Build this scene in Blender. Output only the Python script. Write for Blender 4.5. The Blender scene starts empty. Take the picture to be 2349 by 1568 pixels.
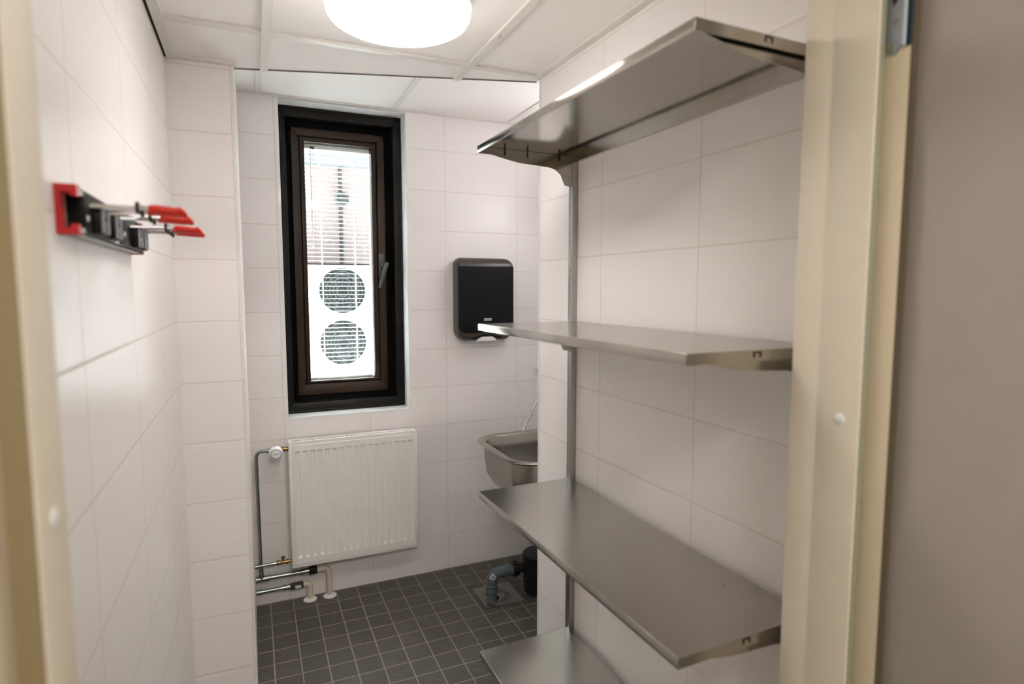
import bpy, bmesh, math, random
from mathutils import Vector, Matrix
random.seed(4)
pi = math.pi
S = bpy.context.scene
COL = S.collection

# ------------------------------------------------------------------ camera
F_PX, PITCH, YAW, CAM_H = 1356.12, 0.0898, 0.4135, 1.498
cam_data = bpy.data.cameras.new('camera')
cam = bpy.data.objects.new('camera', cam_data)
COL.objects.link(cam)
cam.location = (0, 0, CAM_H)
cam.rotation_euler = (pi / 2 - PITCH, 0, -YAW)
cam_data.sensor_width = 36.0
cam_data.lens = F_PX * 36.0 / 2349.0
cam_data.clip_start = 0.02
cam_data.dof.use_dof = True
cam_data.dof.focus_distance = 2.35
cam_data.dof.aperture_fstop = 2.4
S.camera = cam

# ------------------------------------------------------------------ world: overcast daylight seen through the window
W = bpy.data.worlds.new('overcast_sky')
S.world = W
W.use_nodes = True
bg = W.node_tree.nodes['Background']
bg.inputs['Color'].default_value = (0.84, 0.91, 1.0, 1)
bg.inputs['Strength'].default_value = 7.0

# sun along the yard behind the building: it lights the pale paving outside and never enters the window directly
SUN_STRENGTH = 310.0
sd = bpy.data.lights.new('sun', 'SUN')
sd.energy = SUN_STRENGTH
sd.angle = math.radians(1.0)
sd.color = (0.90, 0.93, 1.0)
so = bpy.data.objects.new('sun', sd)
COL.objects.link(so)
so.location = (0, 8, 9)
so.rotation_euler = Vector((0.80, 0.06, 0.58)).to_track_quat('Z', 'Y').to_euler()

# ------------------------------------------------------------------ exposure and light paths
S.view_settings.view_transform = 'Standard'
S.view_settings.look = 'None'
S.view_settings.exposure = 0.82
S.view_settings.gamma = 1.0
S.view_settings.use_curve_mapping = False
try:
    S.cycles.max_bounces = 9
    S.cycles.diffuse_bounces = 6
    S.cycles.glossy_bounces = 4
    S.cycles.transparent_max_bounces = 10
    S.cycles.caustics_reflective = True
    S.cycles.blur_glossy = 1.0
    S.cycles.caustics_refractive = False
    S.cycles.sample_clamp_indirect = 30.0
    S.cycles.use_denoising = True
    S.cycles.use_adaptive_sampling = True
    S.cycles.adaptive_threshold = 0.04
except Exception:
    pass

LAMP_STRENGTH = 11.2
LAMP_COLOR = (1.0, 0.915, 0.868)
WALL_LAMP_STRENGTH = 10.0
WALL_LAMP_COLOR = (1.0, 0.955, 0.95)
CORRIDOR_POWER = 22.0

# corridor ceiling lamp outside the doorway
ld = bpy.data.lights.new('corridor_light', 'AREA')
ld.shape = 'RECTANGLE'
ld.size, ld.size_y = 1.1, 0.3
ld.energy = CORRIDOR_POWER
ld.color = (1.0, 0.945, 0.87)
lo = bpy.data.objects.new('corridor_light', ld)
COL.objects.link(lo)
lo.location = (0.35, -0.75, 2.44)

# ------------------------------------------------------------------ helpers
def srgb(r, g, b):
    def f(c):
        c /= 255.0
        return c / 12.92 if c <= 0.04045 else ((c + 0.055) / 1.055) ** 2.4
    return (f(r), f(g), f(b), 1.0)

class MB:
    """collects shapes and links them as ONE mesh object"""
    def __init__(self):
        self.bm = bmesh.new()
    def merge(self, t):
        me = bpy.data.meshes.new('tmp')
        t.to_mesh(me)
        t.free()
        self.bm.from_mesh(me)
        bpy.data.meshes.remove(me)
        return self
    def box(self, x0, x1, y0, y1, z0, z1, bev=0.0, seg=2):
        t = bmesh.new()
        bmesh.ops.create_cube(t, size=1.0)
        for v in t.verts:
            v.co = Vector(((x0 + x1) / 2 + v.co.x * (x1 - x0), (y0 + y1) / 2 + v.co.y * (y1 - y0), (z0 + z1) / 2 + v.co.z * (z1 - z0)))
        if bev > 0:
            bmesh.ops.bevel(t, geom=list(t.edges), offset=bev, segments=seg, affect='EDGES', profile=0.5)
        return self.merge(t)
    def tube(self, path, r, seg=16, cap=True):
        path = [Vector(p) for p in path]
        rr = r if isinstance(r, (list, tuple)) else [r] * len(path)
        t = bmesh.new()
        tang = []
        for i in range(len(path)):
            a = path[max(0, i - 1)]
            b = path[min(len(path) - 1, i + 1)]
            tang.append((b - a).normalized())
        up = Vector((0, 0, 1)) if abs(tang[0].z) < 0.9 else Vector((1, 0, 0))
        nrm = (up - tang[0] * up.dot(tang[0])).normalized()
        rings = []
        for i, p in enumerate(path):
            nrm = (nrm - tang[i] * nrm.dot(tang[i])).normalized()
            bn = tang[i].cross(nrm)
            rings.append([t.verts.new(p + (nrm * math.cos(2 * pi * k / seg) + bn * math.sin(2 * pi * k / seg)) * rr[i]) for k in range(seg)])
        for a, b in zip(rings, rings[1:]):
            for k in range(seg):
                t.faces.new((a[k], a[(k + 1) % seg], b[(k + 1) % seg], b[k]))
        if cap:
            t.faces.new(list(reversed(rings[0])))
            t.faces.new(rings[-1])
        return self.merge(t)
    def lathe(self, prof, o, d, seg=48):
        """prof: (radius, height along d) from the first to the last"""
        o, d = Vector(o), Vector(d).normalized()
        up = Vector((0, 0, 1)) if abs(d.z) < 0.9 else Vector((1, 0, 0))
        u = (up - d * up.dot(d)).normalized()
        w = d.cross(u)
        t = bmesh.new()
        rings = []
        for r, h in prof:
            if r < 1e-6:
                rings.append([t.verts.new(o + d * h)])
            else:
                rings.append([t.verts.new(o + d * h + (u * math.cos(2 * pi * k / seg) + w * math.sin(2 * pi * k / seg)) * r) for k in range(seg)])
        for a, b in zip(rings, rings[1:]):
            for k in range(seg):
                k2 = (k + 1) % seg
                if len(a) == 1 and len(b) == 1:
                    continue
                if len(a) == 1:
                    t.faces.new((a[0], b[k2], b[k]))
                elif len(b) == 1:
                    t.faces.new((a[k], a[k2], b[0]))
                else:
                    t.faces.new((a[k], a[k2], b[k2], b[k]))
        for rg, rev in ((rings[0], True), (rings[-1], False)):
            if len(rg) > 1:
                t.faces.new(list(reversed(rg)) if rev else rg)
        bmesh.ops.recalc_face_normals(t, faces=t.faces)
        return self.merge(t)
    def prism(self, pts, vec, bev=0.0):
        t = bmesh.new()
        vec = Vector(vec)
        a = [t.verts.new(Vector(p)) for p in pts]
        b = [t.verts.new(Vector(p) + vec) for p in pts]
        n = len(a)
        t.faces.new(a)
        t.faces.new(list(reversed(b)))
        for i in range(n):
            t.faces.new((a[i], b[i], b[(i + 1) % n], a[(i + 1) % n]))
        bmesh.ops.recalc_face_normals(t, faces=t.faces)
        if bev > 0:
            bmesh.ops.bevel(t, geom=list(t.edges), offset=bev, segments=2, affect='EDGES', profile=0.5)
        return self.merge(t)
    def loft(self, rings, cap0=True, cap1=True):
        t = bmesh.new()
        rs = [[t.verts.new(Vector(p)) for p in ring] for ring in rings]
        n = len(rs[0])
        for a, b in zip(rs, rs[1:]):
            for k in range(n):
                t.faces.new((a[k], a[(k + 1) % n], b[(k + 1) % n], b[k]))
        if cap0:
            t.faces.new(list(reversed(rs[0])))
        if cap1:
            t.faces.new(rs[-1])
        bmesh.ops.recalc_face_normals(t, faces=t.faces)
        return self.merge(t)
    def sheet(self, us, vs, skip, fn):
        """grid of faces over us x vs; cells where skip(i, j) is true stay open; fn(u, v) gives the point"""
        t = bmesh.new()
        V = {}
        def vert(i, j):
            if (i, j) not in V:
                V[(i, j)] = t.verts.new(Vector(fn(us[i], vs[j])))
            return V[(i, j)]
        for i in range(len(us) - 1):
            for j in range(len(vs) - 1):
                if not skip(i, j):
                    t.faces.new((vert(i, j), vert(i + 1, j), vert(i + 1, j + 1), vert(i, j + 1)))
        return self.merge(t)
    def holed_disc(self, outer, holes, z, th):
        t = bmesh.new()
        def loop(pts):
            vs = [t.verts.new((x, y, z)) for x, y in pts]
            return [t.edges.new((vs[i], vs[(i + 1) % len(vs)])) for i in range(len(vs))]
        es = loop(outer)
        for h in holes:
            es += loop(h)
        bmesh.ops.triangle_fill(t, use_beauty=True, use_dissolve=False, edges=es, normal=(0, 0, 1))
        r = bmesh.ops.extrude_face_region(t, geom=list(t.faces))
        for v in [g for g in r['geom'] if isinstance(g, bmesh.types.BMVert)]:
            v.co.z += th
        bmesh.ops.recalc_face_normals(t, faces=t.faces)
        return self.merge(t)

BASE = {}
def link(name, mb, mat, parent=None, smooth=35.0, off=None):
    """link a collected mesh; vertices are given in the parent's frame coordinates"""
    me = bpy.data.meshes.new(name)
    base = BASE.get(parent.name, Vector((0, 0, 0))) if parent else (Vector(off) if off else Vector((0, 0, 0)))
    bm = mb.bm
    for v in bm.verts:
        v.co -= base
    bm.to_mesh(me)
    bm.free()
    if smooth:
        for p in me.polygons:
            p.use_smooth = True
        me.set_sharp_from_angle(angle=math.radians(smooth))
    for m in (mat if isinstance(mat, (list, tuple)) else [mat]):
        me.materials.append(m)
    o = bpy.data.objects.new(name, me)
    COL.objects.link(o)
    if parent:
        o.parent = parent
        BASE[o.name] = base
    else:
        o.location = base
        BASE[o.name] = base
    return o

def thing(name, label, cat, loc, rot=0.0, group=None, kind=None):
    o = bpy.data.objects.new(name, None)
    COL.objects.link(o)
    o.empty_display_size = 0.05
    b = Vector(loc)
    o.location = Matrix.Rotation(rot, 3, 'Z') @ b
    o.rotation_euler = (0, 0, rot)
    BASE[o.name] = b
    if label: o['label'] = label
    if cat: o['category'] = cat
    if group: o['group'] = group
    if kind: o['kind'] = kind
    return o

def struct(name, mb, mat, rot=0.0, smooth=None, label=None):
    o = link(name, mb, mat, smooth=smooth)
    o.rotation_euler = (0, 0, rot)
    o['kind'] = 'structure'
    if label: o['label'] = label
    return o

def text_mesh(name, body, size, mat, parent, M, bold=0.0, shear=0.0, extrude=0.0003):
    cu = bpy.data.curves.new(name, 'FONT')
    cu.body = body
    cu.size = size
    cu.align_x = 'CENTER'
    cu.align_y = 'CENTER'
    cu.offset = bold
    cu.shear = shear
    cu.extrude = extrude
    tmp = bpy.data.objects.new('tmp_text', cu)
    COL.objects.link(tmp)
    dg = bpy.context.evaluated_depsgraph_get()
    dg.update()
    me = bpy.data.meshes.new_from_object(tmp.evaluated_get(dg))
    bpy.data.objects.remove(tmp)
    me.name = name
    base = BASE[parent.name]
    for v in me.vertices:
        v.co = (M @ v.co) - base
    me.materials.clear()
    me.materials.append(mat)
    o = bpy.data.objects.new(name, me)
    COL.objects.link(o)
    o.parent = parent
    BASE[o.name] = base
    return o

def fillet(pts, r, n=8):
    pts = [Vector(p) for p in pts]
    out = [pts[0]]
    for a, b, c in zip(pts, pts[1:], pts[2:]):
        u, v = (a - b).normalized(), (c - b).normalized()
        ang = u.angle(v)
        d = min(r / math.tan(ang / 2), (a - b).length * 0.49, (c - b).length * 0.49)
        rad = d * math.tan(ang / 2)
        cen = b + (u + v).normalized() * (rad / math.sin(ang / 2))
        p0, p1 = b + u * d, b + v * d
        e0, e1 = p0 - cen, p1 - cen
        for k in range(n + 1):
            out.append(cen + e0.normalized().slerp(e1.normalized(), k / n) * rad)
    out.append(pts[-1])
    return out

def rrect(x0, x1, z0, z1, r, n=8):
    """rounded rectangle as 2-D points; r = one radius or (bottom-left, bottom-right, top-right, top-left)"""
    rs = r if isinstance(r, (list, tuple)) else (r,) * 4
    out = []
    for (cx, cz, a0), q in zip(((x0, z0, pi), (x1, z0, 1.5 * pi), (x1, z1, 0), (x0, z1, 0.5 * pi)), rs):
        sx = 1 if cx == x0 else -1
        sz = 1 if cz == z0 else -1
        for k in range(n + 1):
            a = a0 + 0.5 * pi * k / n
            out.append((cx + sx * q + q * math.cos(a), cz + sz * q + q * math.sin(a)))
    return out

# ------------------------------------------------------------------ materials
def mat(name, color, rough=0.5, metal=0.0, spec=0.5, noise=None, bump=None, coat=0.0):
    m = bpy.data.materials.new(name)
    m.use_nodes = True
    nt = m.node_tree
    b = nt.nodes['Principled BSDF']
    b.inputs['Base Color'].default_value = color
    b.inputs['Roughness'].default_value = rough
    b.inputs['Metallic'].default_value = metal
    b.inputs['Specular IOR Level'].default_value = spec
    b.inputs['Coat Weight'].default_value = coat
    tc = nt.nodes.new('ShaderNodeTexCoord')
    if noise:       # (scale vector, amount) : value variation of the base colour
        mp = nt.nodes.new('ShaderNodeMapping')
        mp.inputs['Scale'].default_value = noise[0]
        nz = nt.nodes.new('ShaderNodeTexNoise')
        nz.inputs['Scale'].default_value = 1.0
        nz.inputs['Detail'].default_value = 4.0
        mr = nt.nodes.new('ShaderNodeMapRange')
        mr.inputs['To Min'].default_value = 1.0 - noise[1]
        mr.inputs['To Max'].default_value = 1.0 + noise[1]
        mx = nt.nodes.new('ShaderNodeVectorMath')
        mx.operation = 'SCALE'
        mx.inputs[0].default_value = color[:3]
        nt.links.new(tc.outputs['Object'], mp.inputs['Vector'])
        nt.links.new(mp.outputs['Vector'], nz.inputs['Vector'])
        nt.links.new(nz.outputs['Fac'], mr.inputs['Value'])
        nt.links.new(mr.outputs['Result'], mx.inputs['Scale'])
        nt.links.new(mx.outputs['Vector'], b.inputs['Base Color'])
        if len(noise) > 2:
            r2 = nt.nodes.new('ShaderNodeMapRange')
            r2.inputs['To Min'].default_value = rough - noise[2]
            r2.inputs['To Max'].default_value = rough + noise[2]
            nt.links.new(nz.outputs['Fac'], r2.inputs['Value'])
            nt.links.new(r2.outputs['Result'], b.inputs['Roughness'])
    if bump:        # (scale, strength, distance)
        nz = nt.nodes.new('ShaderNodeTexNoise')
        nz.inputs['Scale'].default_value = 1.0
        nz.inputs['Detail'].default_value = 3.0
        mp = nt.nodes.new('ShaderNodeMapping')
        sc = bump[0]
        mp.inputs['Scale'].default_value = sc if isinstance(sc, tuple) else (sc,) * 3
        bp = nt.nodes.new('ShaderNodeBump')
        bp.inputs['Strength'].default_value = bump[1]
        bp.inputs['Distance'].default_value = bump[2]
        nt.links.new(tc.outputs['Object'], mp.inputs['Vector'])
        nt.links.new(mp.outputs['Vector'], nz.inputs['Vector'])
        nt.links.new(nz.outputs['Fac'], bp.inputs['Height'])
        nt.links.new(bp.outputs['Normal'], b.inputs['Normal'])
    return m

def tile_mat(name, tile, grout, ux, uy, pu, v0, pv, gw, rough, streak=None, floor=False, joints_x=True, joints_y=True, wob=0.0):
    """tiles in object space; walls facing x use y as the running direction, others use x"""
    m = bpy.data.materials.new(name)
    m.use_nodes = True
    nt = m.node_tree
    N, Lk = nt.nodes.new, nt.links.new
    b = nt.nodes['Principled BSDF']
    b.inputs['Specular IOR Level'].default_value = 0.5 if floor else 0.32
    tc = N('ShaderNodeTexCoord')
    sp = N('ShaderNodeSeparateXYZ')
    Lk(tc.outputs['Object'], sp.inputs[0])
    def math_(op, a, c=None, d=None):
        n = N('ShaderNodeMath')
        n.operation = op
        for i, x in enumerate((a, c, d)):
            if x is None: continue
            if isinstance(x, (int, float)): n.inputs[i].default_value = x
            else: Lk(x, n.inputs[i])
        return n.outputs[0]
    def dist(co, o, p):
        q = math_('DIVIDE', math_('SUBTRACT', co, o), p)
        f = math_('FRACT', q)
        return math_('MULTIPLY', math_('MINIMUM', f, math_('SUBTRACT', 1.0, f)), p), math_('FLOOR', q)
    if floor:
        du, iu = dist(sp.outputs['X'], ux, pu)
        dv, iv = dist(sp.outputs['Y'], v0, pv)
    else:
        ge = N('ShaderNodeNewGeometry')
        vt = N('ShaderNodeVectorTransform')
        vt.vector_type = 'NORMAL'
        vt.convert_from, vt.convert_to = 'WORLD', 'OBJECT'
        Lk(ge.outputs['True Normal'], vt.inputs[0])
        ns = N('ShaderNodeSeparateXYZ')
        Lk(vt.outputs[0], ns.inputs[0])
        isx = math_('GREATER_THAN', math_('ABSOLUTE', ns.outputs['X']), 0.5)
        isz = math_('GREATER_THAN', math_('ABSOLUTE', ns.outputs['Z']), 0.5)
        dx, ix = dist(sp.outputs['X'], ux, pu)
        dy, iy = dist(sp.outputs['Y'], uy, pu)
        if not joints_x: dx = math_('ADD', dx, 1.0)
        if not joints_y: dy = math_('ADD', dy, 1.0)
        du = math_('ADD', math_('MULTIPLY', dy, isx), math_('MULTIPLY', dx, math_('SUBTRACT', 1.0, isx)))
        iu = math_('ADD', math_('MULTIPLY', iy, isx), math_('MULTIPLY', ix, math_('SUBTRACT', 1.0, isx)))
        dv, iv = dist(sp.outputs['Z'], v0, pv)
        dv = math_('ADD', dv, isz)
    d = math_('MINIMUM', du, dv)
    mr = N('ShaderNodeMapRange')
    mr.interpolation_type = 'SMOOTHSTEP'
    mr.inputs['From Min'].default_value = gw / 2
    mr.inputs['From Max'].default_value = gw / 2 + 0.0012
    Lk(d, mr.inputs['Value'])
    mask = mr.outputs['Result']
    # per-tile and fine variation
    cv = N('ShaderNodeCombineXYZ')
    Lk(iu, cv.inputs[0]); Lk(iv, cv.inputs[1])
    wn = N('ShaderNodeTexWhiteNoise')
    wn.noise_dimensions = '3D'
    Lk(cv.outputs[0], wn.inputs['Vector'])
    amp = 0.10 if floor else 0.012
    vr = math_('ADD', math_('MULTIPLY', math_('SUBTRACT', wn.outputs['Value'], 0.5), amp), 1.0)
    if streak:
        mp = N('ShaderNodeMapping')
        mp.inputs['Scale'].default_value = streak
        ad = N('ShaderNodeVectorMath')
        ad.operation = 'MULTIPLY_ADD'
        Lk(wn.outputs['Color'], ad.inputs[0])
        ad.inputs[1].default_value = (7, 7, 7)
        Lk(tc.outputs['Object'], ad.inputs[2])
        Lk(ad.outputs[0], mp.inputs['Vector'])
        nz = N('ShaderNodeTexNoise')
        nz.inputs['Scale'].default_value = 1.0
        nz.inputs['Detail'].default_value = 5.0
        nz.inputs['Roughness'].default_value = 0.65
        Lk(mp.outputs[0], nz.inputs['Vector'])
        vr = math_('MULTIPLY', vr, math_('ADD', math_('MULTIPLY', math_('SUBTRACT', nz.outputs['Fac'], 0.5), 1.5), 1.0))
    sc = N('ShaderNodeVectorMath')
    sc.operation = 'SCALE'
    sc.inputs[0].default_value = tile[:3]
    Lk(vr, sc.inputs['Scale'])
    mx = N('ShaderNodeMix')
    mx.data_type = 'RGBA'
    mx.inputs['A'].default_value = grout
    Lk(mask, mx.inputs['Factor'])
    Lk(sc.outputs[0], mx.inputs['B'])
    Lk(mx.outputs['Result'], b.inputs['Base Color'])
    rg = N('ShaderNodeMapRange')
    rg.inputs['To Min'].default_value = 0.8
    rg.inputs['To Max'].default_value = rough
    Lk(mask, rg.inputs['Value'])
    Lk(rg.outputs['Result'], b.inputs['Roughness'])
    # cushioned tile edge and a very slight wave in the glaze
    m2 = N('ShaderNodeMapRange')
    m2.interpolation_type = 'SMOOTHSTEP'
    m2.inputs['From Min'].default_value = gw / 2
    m2.inputs['From Max'].default_value = gw / 2 + 0.004
    Lk(d, m2.inputs['Value'])
    h = m2.outputs['Result']
    if wob:
        nz2 = N('ShaderNodeTexNoise')
        nz2.inputs['Scale'].default_value = 9.0
        Lk(tc.outputs['Object'], nz2.inputs['Vector'])
        h = math_('ADD', h, math_('MULTIPLY', nz2.outputs['Fac'], wob))
    bp = N('ShaderNodeBump')
    bp.inputs['Strength'].default_value = 0.4
    bp.inputs['Distance'].default_value = 0.0012
    Lk(h, bp.inputs['Height'])
    Lk(bp.outputs['Normal'], b.inputs['Normal'])
    return m

TILE = srgb(244, 241, 240)
GROUT = srgb(229, 223, 217)
M = {}
M['tile_left'] = tile_mat('white_tile_left', TILE, GROUT, 0.0, 1.005, 0.4, 0.1916, 0.2, 0.0024, 0.32, wob=0.3)
M['tile_pier'] = tile_mat('white_tile_pier', TILE, GROUT, 0.0, 2.55, 0.4, 0.1916, 0.2, 0.0024, 0.3, joints_x=False)
M['tile_back'] = tile_mat('white_tile_back', TILE, GROUT, 0.118, 0.0, 0.4, 0.1893, 0.2, 0.0024, 0.3, joints_y=False)
M['tile_right'] = tile_mat('white_tile_right', TILE, GROUT, 0.0, 0.26, 0.4, 0.1933, 0.2, 0.0024, 0.3)
M['floor'] = tile_mat('dark_floor_tile', srgb(84, 81, 73), srgb(150, 142, 128), 0.03, 0, 0.1, 0.035, 0.1, 0.0036, 0.45, streak=(14, 150, 14), floor=True)
M['trim'] = mat('white_profile', srgb(232, 232, 230), 0.35)
M['reveal'] = mat('white_reveal', srgb(244, 245, 244), 0.14)
M['panel'] = mat('ceiling_panel', srgb(242, 239, 236), 0.75, bump=(160.0, 0.15, 0.001))
M['tbar'] = mat('white_ceiling_bar', srgb(225, 223, 217), 0.45)
M['edge_shade'] = mat('grey_edge_shade', srgb(120, 114, 106), 0.8)
M['gap_shade'] = mat('gap_shade', srgb(40, 38, 34), 0.8)
M['plaster'] = mat('corridor_plaster', srgb(206, 196, 180), 0.85)
M['frame_paint'] = mat('cream_door_paint', srgb(228, 219, 200), 0.62)
M['frame_paint2'] = mat('cream_rebate_paint', srgb(216, 203, 176), 0.62)
M['seal'] = mat('grey_green_seal', srgb(150, 148, 128), 0.7)
M['seal_brown'] = mat('olive_brown_seal', srgb(140, 124, 92), 0.7)
M['gap_shade_brown'] = mat('dark_brown_gap_shade', srgb(92, 80, 62), 0.8)
M['door'] = mat('grey_door_laminate', srgb(178, 171, 164), 0.55, noise=((5, 5, 4), 0.06), bump=(900.0, 0.05, 0.0005))
M['cap'] = mat('white_plastic_cap', srgb(236, 238, 240), 0.35)
M['zinc'] = mat('zinc_steel', srgb(150, 158, 162), 0.35, 1.0)
M['zinc_bright'] = mat('pale_zinc_roll', srgb(176, 186, 190), 0.5, 0.3)
M['screw'] = mat('dull_screw', srgb(136, 134, 112), 0.5, 0.4)
M['zinc_light'] = mat('dark_zinc_knuckle', srgb(34, 46, 56), 0.5, 0.5, spec=0.2)
M['brown_hole'] = mat('raw_wood_hole', srgb(70, 42, 24), 0.9)
M['steel'] = mat('brushed_steel', srgb(180, 176, 169), 0.14, 1.0, noise=((260, 1.5, 40), 0.02, 0.03), bump=((420, 2.0, 60), 0.06, 0.0002))
_nt = M['steel'].node_tree
_b = _nt.nodes['Principled BSDF']
_b.inputs['Anisotropic'].default_value = 0.75
_vt = _nt.nodes.new('ShaderNodeVectorTransform')
_vt.vector_type = 'VECTOR'
_vt.convert_from, _vt.convert_to = 'OBJECT', 'WORLD'
_vt.inputs[0].default_value = (0.7071, 0.0, 0.7071)
_nt.links.new(_vt.outputs[0], _b.inputs['Tangent'])
# the brushed top sides are duller than the smooth undersides
_ge = _nt.nodes.new('ShaderNodeNewGeometry')
_sx = _nt.nodes.new('ShaderNodeSeparateXYZ')
_nt.links.new(_ge.outputs['True Normal'], _sx.inputs[0])
_mr = _nt.nodes.new('ShaderNodeMapRange')
_mr.inputs['From Min'].default_value = -0.5
_mr.inputs['From Max'].default_value = 0.5
_mr.inputs['To Min'].default_value = 0.125
_mr.inputs['To Max'].default_value = 0.21
_nt.links.new(_sx.outputs['Z'], _mr.inputs['Value'])
_nt.links.new(_mr.outputs['Result'], _b.inputs['Roughness'])
M['steel_up'] = mat('galvanised_upright', srgb(178, 178, 174), 0.34, 1.0, noise=((90, 90, 5), 0.07))
M['sink'] = mat('satin_steel_sink', srgb(172, 168, 160), 0.27, 1.0, noise=((6, 6, 120), 0.05))
M['chrome'] = mat('chrome', srgb(225, 225, 228), 0.07, 1.0)
M['pipe_zinc'] = mat('zinc_pipe', srgb(156, 164, 162), 0.24, 1.0)
M['brass'] = mat('brass', srgb(152, 124, 80), 0.3, 1.0)
M['white_pipe'] = mat('white_painted_pipe', srgb(222, 210, 192), 0.45)
M['radiator'] = mat('white_radiator_enamel', srgb(244, 242, 239), 0.35)
M['white_plastic'] = mat('white_plastic', srgb(238, 238, 238), 0.3)
M['black_rubber'] = mat('black_rubber', srgb(18, 17, 17), 0.5)
M['black_plastic'] = mat('black_gloss_plastic', srgb(9, 13, 15), 0.38, spec=0.3)
M['smoke_plastic'] = mat('dark_grey_plastic', srgb(66, 62, 57), 0.33)
M['bronze'] = mat('dark_bronze_window_paint', srgb(54, 42, 32), 0.38, 0.1, spec=0.3, bump=(700.0, 0.12, 0.0006))
M['bronze_dark'] = mat('black_brown_window_paint', srgb(27, 26, 24), 0.38, 0.1, spec=0.28, bump=(700.0, 0.1, 0.0006))
M['gasket'] = mat('black_gasket', srgb(5, 5, 5), 0.7, spec=0.15)
M['handle'] = mat('grey_metal_handle', srgb(84, 86, 84), 0.35, 0.6)
M['slat'] = mat('white_blind_slat', srgb(242, 242, 242), 0.45)
M['red'] = mat('red_plastic', srgb(190, 22, 24), 0.35)
M['red_grip'] = mat('red_rubber_grip', srgb(214, 36, 22), 0.3)
M['alu'] = mat('aluminium_rail', srgb(212, 214, 210), 0.38, 0.35)
M['black_holder'] = mat('black_holder', srgb(16, 12, 14), 0.5, spec=0.2)
M['grey_label'] = mat('grey_rubber_label', srgb(136, 138, 146), 0.5)
M['ink'] = mat('black_ink', srgb(24, 24, 28), 0.6)
M['grey_ink'] = mat('grey_ink', srgb(110, 106, 100), 0.7)
M['pvc_grey'] = mat('grey_pvc', srgb(96, 112, 120), 0.4)
M['sticker'] = mat('white_sticker', srgb(226, 226, 224), 0.5)
M['drain_steel'] = mat('drain_steel', srgb(150, 150, 144), 0.36, 1.0)
M['black'] = mat('black_void_shade', srgb(6, 6, 6), 0.8)
M['facade'] = mat('pale_brick_panel', srgb(76, 67, 65), 0.9, spec=0.1)
M['eave'] = mat('grey_eave', srgb(52, 54, 56), 0.8, spec=0.1)
M['unit_white'] = mat('white_unit_casing', srgb(126, 126, 126), 0.4)
M['fan_grey'] = mat('grey_fan', srgb(38, 42, 43), 0.8, spec=0.05)
M['fan_dark'] = mat('dark_fan_well', srgb(13, 15, 15), 0.9, spec=0.0)
M['pipe_grey'] = mat('grey_downpipe', srgb(26, 28, 29), 0.8, spec=0.1)
M['asphalt'] = mat('pale_paving', srgb(236, 232, 226), 0.9)

g = bpy.data.materials.new('clear_window_glass')
g.use_nodes = True
nt = g.node_tree
nt.nodes.clear()
go = nt.nodes.new('ShaderNodeOutputMaterial')
gm = nt.nodes.new('ShaderNodeMixShader')
gt = nt.nodes.new('ShaderNodeBsdfTransparent')
gt.inputs['Color'].default_value = (0.96, 0.98, 0.97, 1)
gg = nt.nodes.new('ShaderNodeBsdfGlossy')
gg.inputs['Roughness'].default_value = 0.01
gge = nt.nodes.new('ShaderNodeNewGeometry')
gdot = nt.nodes.new('ShaderNodeVectorMath')
gdot.operation = 'DOT_PRODUCT'
nt.links.new(gge.outputs['Incoming'], gdot.inputs[0])
nt.links.new(gge.outputs['True Normal'], gdot.inputs[1])
gv = gdot.outputs['Value']
for op, c in (('ABSOLUTE', None), ('SUBTRACT', 'flip'), ('POWER', 5.0), ('MULTIPLY', 0.96), ('ADD', 0.02)):
    q = nt.nodes.new('ShaderNodeMath')
    q.operation = op
    if c == 'flip':
        q.inputs[0].default_value = 1.0
        nt.links.new(gv, q.inputs[1])
    else:
        nt.links.new(gv, q.inputs[0])
        if c is not None:
            q.inputs[1].default_value = c
    gv = q.outputs[0]
nt.links.new(gv, gm.inputs[0])
nt.links.new(gt.outputs[0], gm.inputs[1])
nt.links.new(gg.outputs[0], gm.inputs[2])
nt.links.new(gm.outputs[0], go.inputs['Surface'])
M['glass'] = g

lm = bpy.data.materials.new('glowing_opal_diffuser')
lm.use_nodes = True
b_ = lm.node_tree.nodes['Principled BSDF']
b_.inputs['Base Color'].default_value = (0.9, 0.9, 0.9, 1)
b_.inputs['Emission Color'].default_value = (*LAMP_COLOR, 1)
b_.inputs['Emission Strength'].default_value = LAMP_STRENGTH
M['lamp'] = lm
lw_ = lm.copy()
lw_.name = 'glowing_opal_tube'
b_ = lw_.node_tree.nodes['Principled BSDF']
b_.inputs['Emission Color'].default_value = (*WALL_LAMP_COLOR, 1)
b_.inputs['Emission Strength'].default_value = WALL_LAMP_STRENGTH
M['lamp_wall'] = lw_

# ------------------------------------------------------------------ key dimensions
RA = 0.0195                    # the right wall runs 1.1 degrees off the left one
RX = 0.9593                    # right wall face in its own rotated frame
XL, YP = -0.2206, 2.154        # left wall face, pier face
AL = -0.031                    # pier edge = left face of the window alcove
YF = 2.943                     # far wall face
AR = 1.45                      # right face of the alcove
ZC, ZA = 2.204, 2.36           # low ceiling over the front part, higher one in the alcove
JL, JR, JY0, JY1 = -0.165, 0.82, 0.5855, 0.707   # door opening
def edge_y(x): return 2.186 - 0.293 * (x + 0.012)

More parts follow.
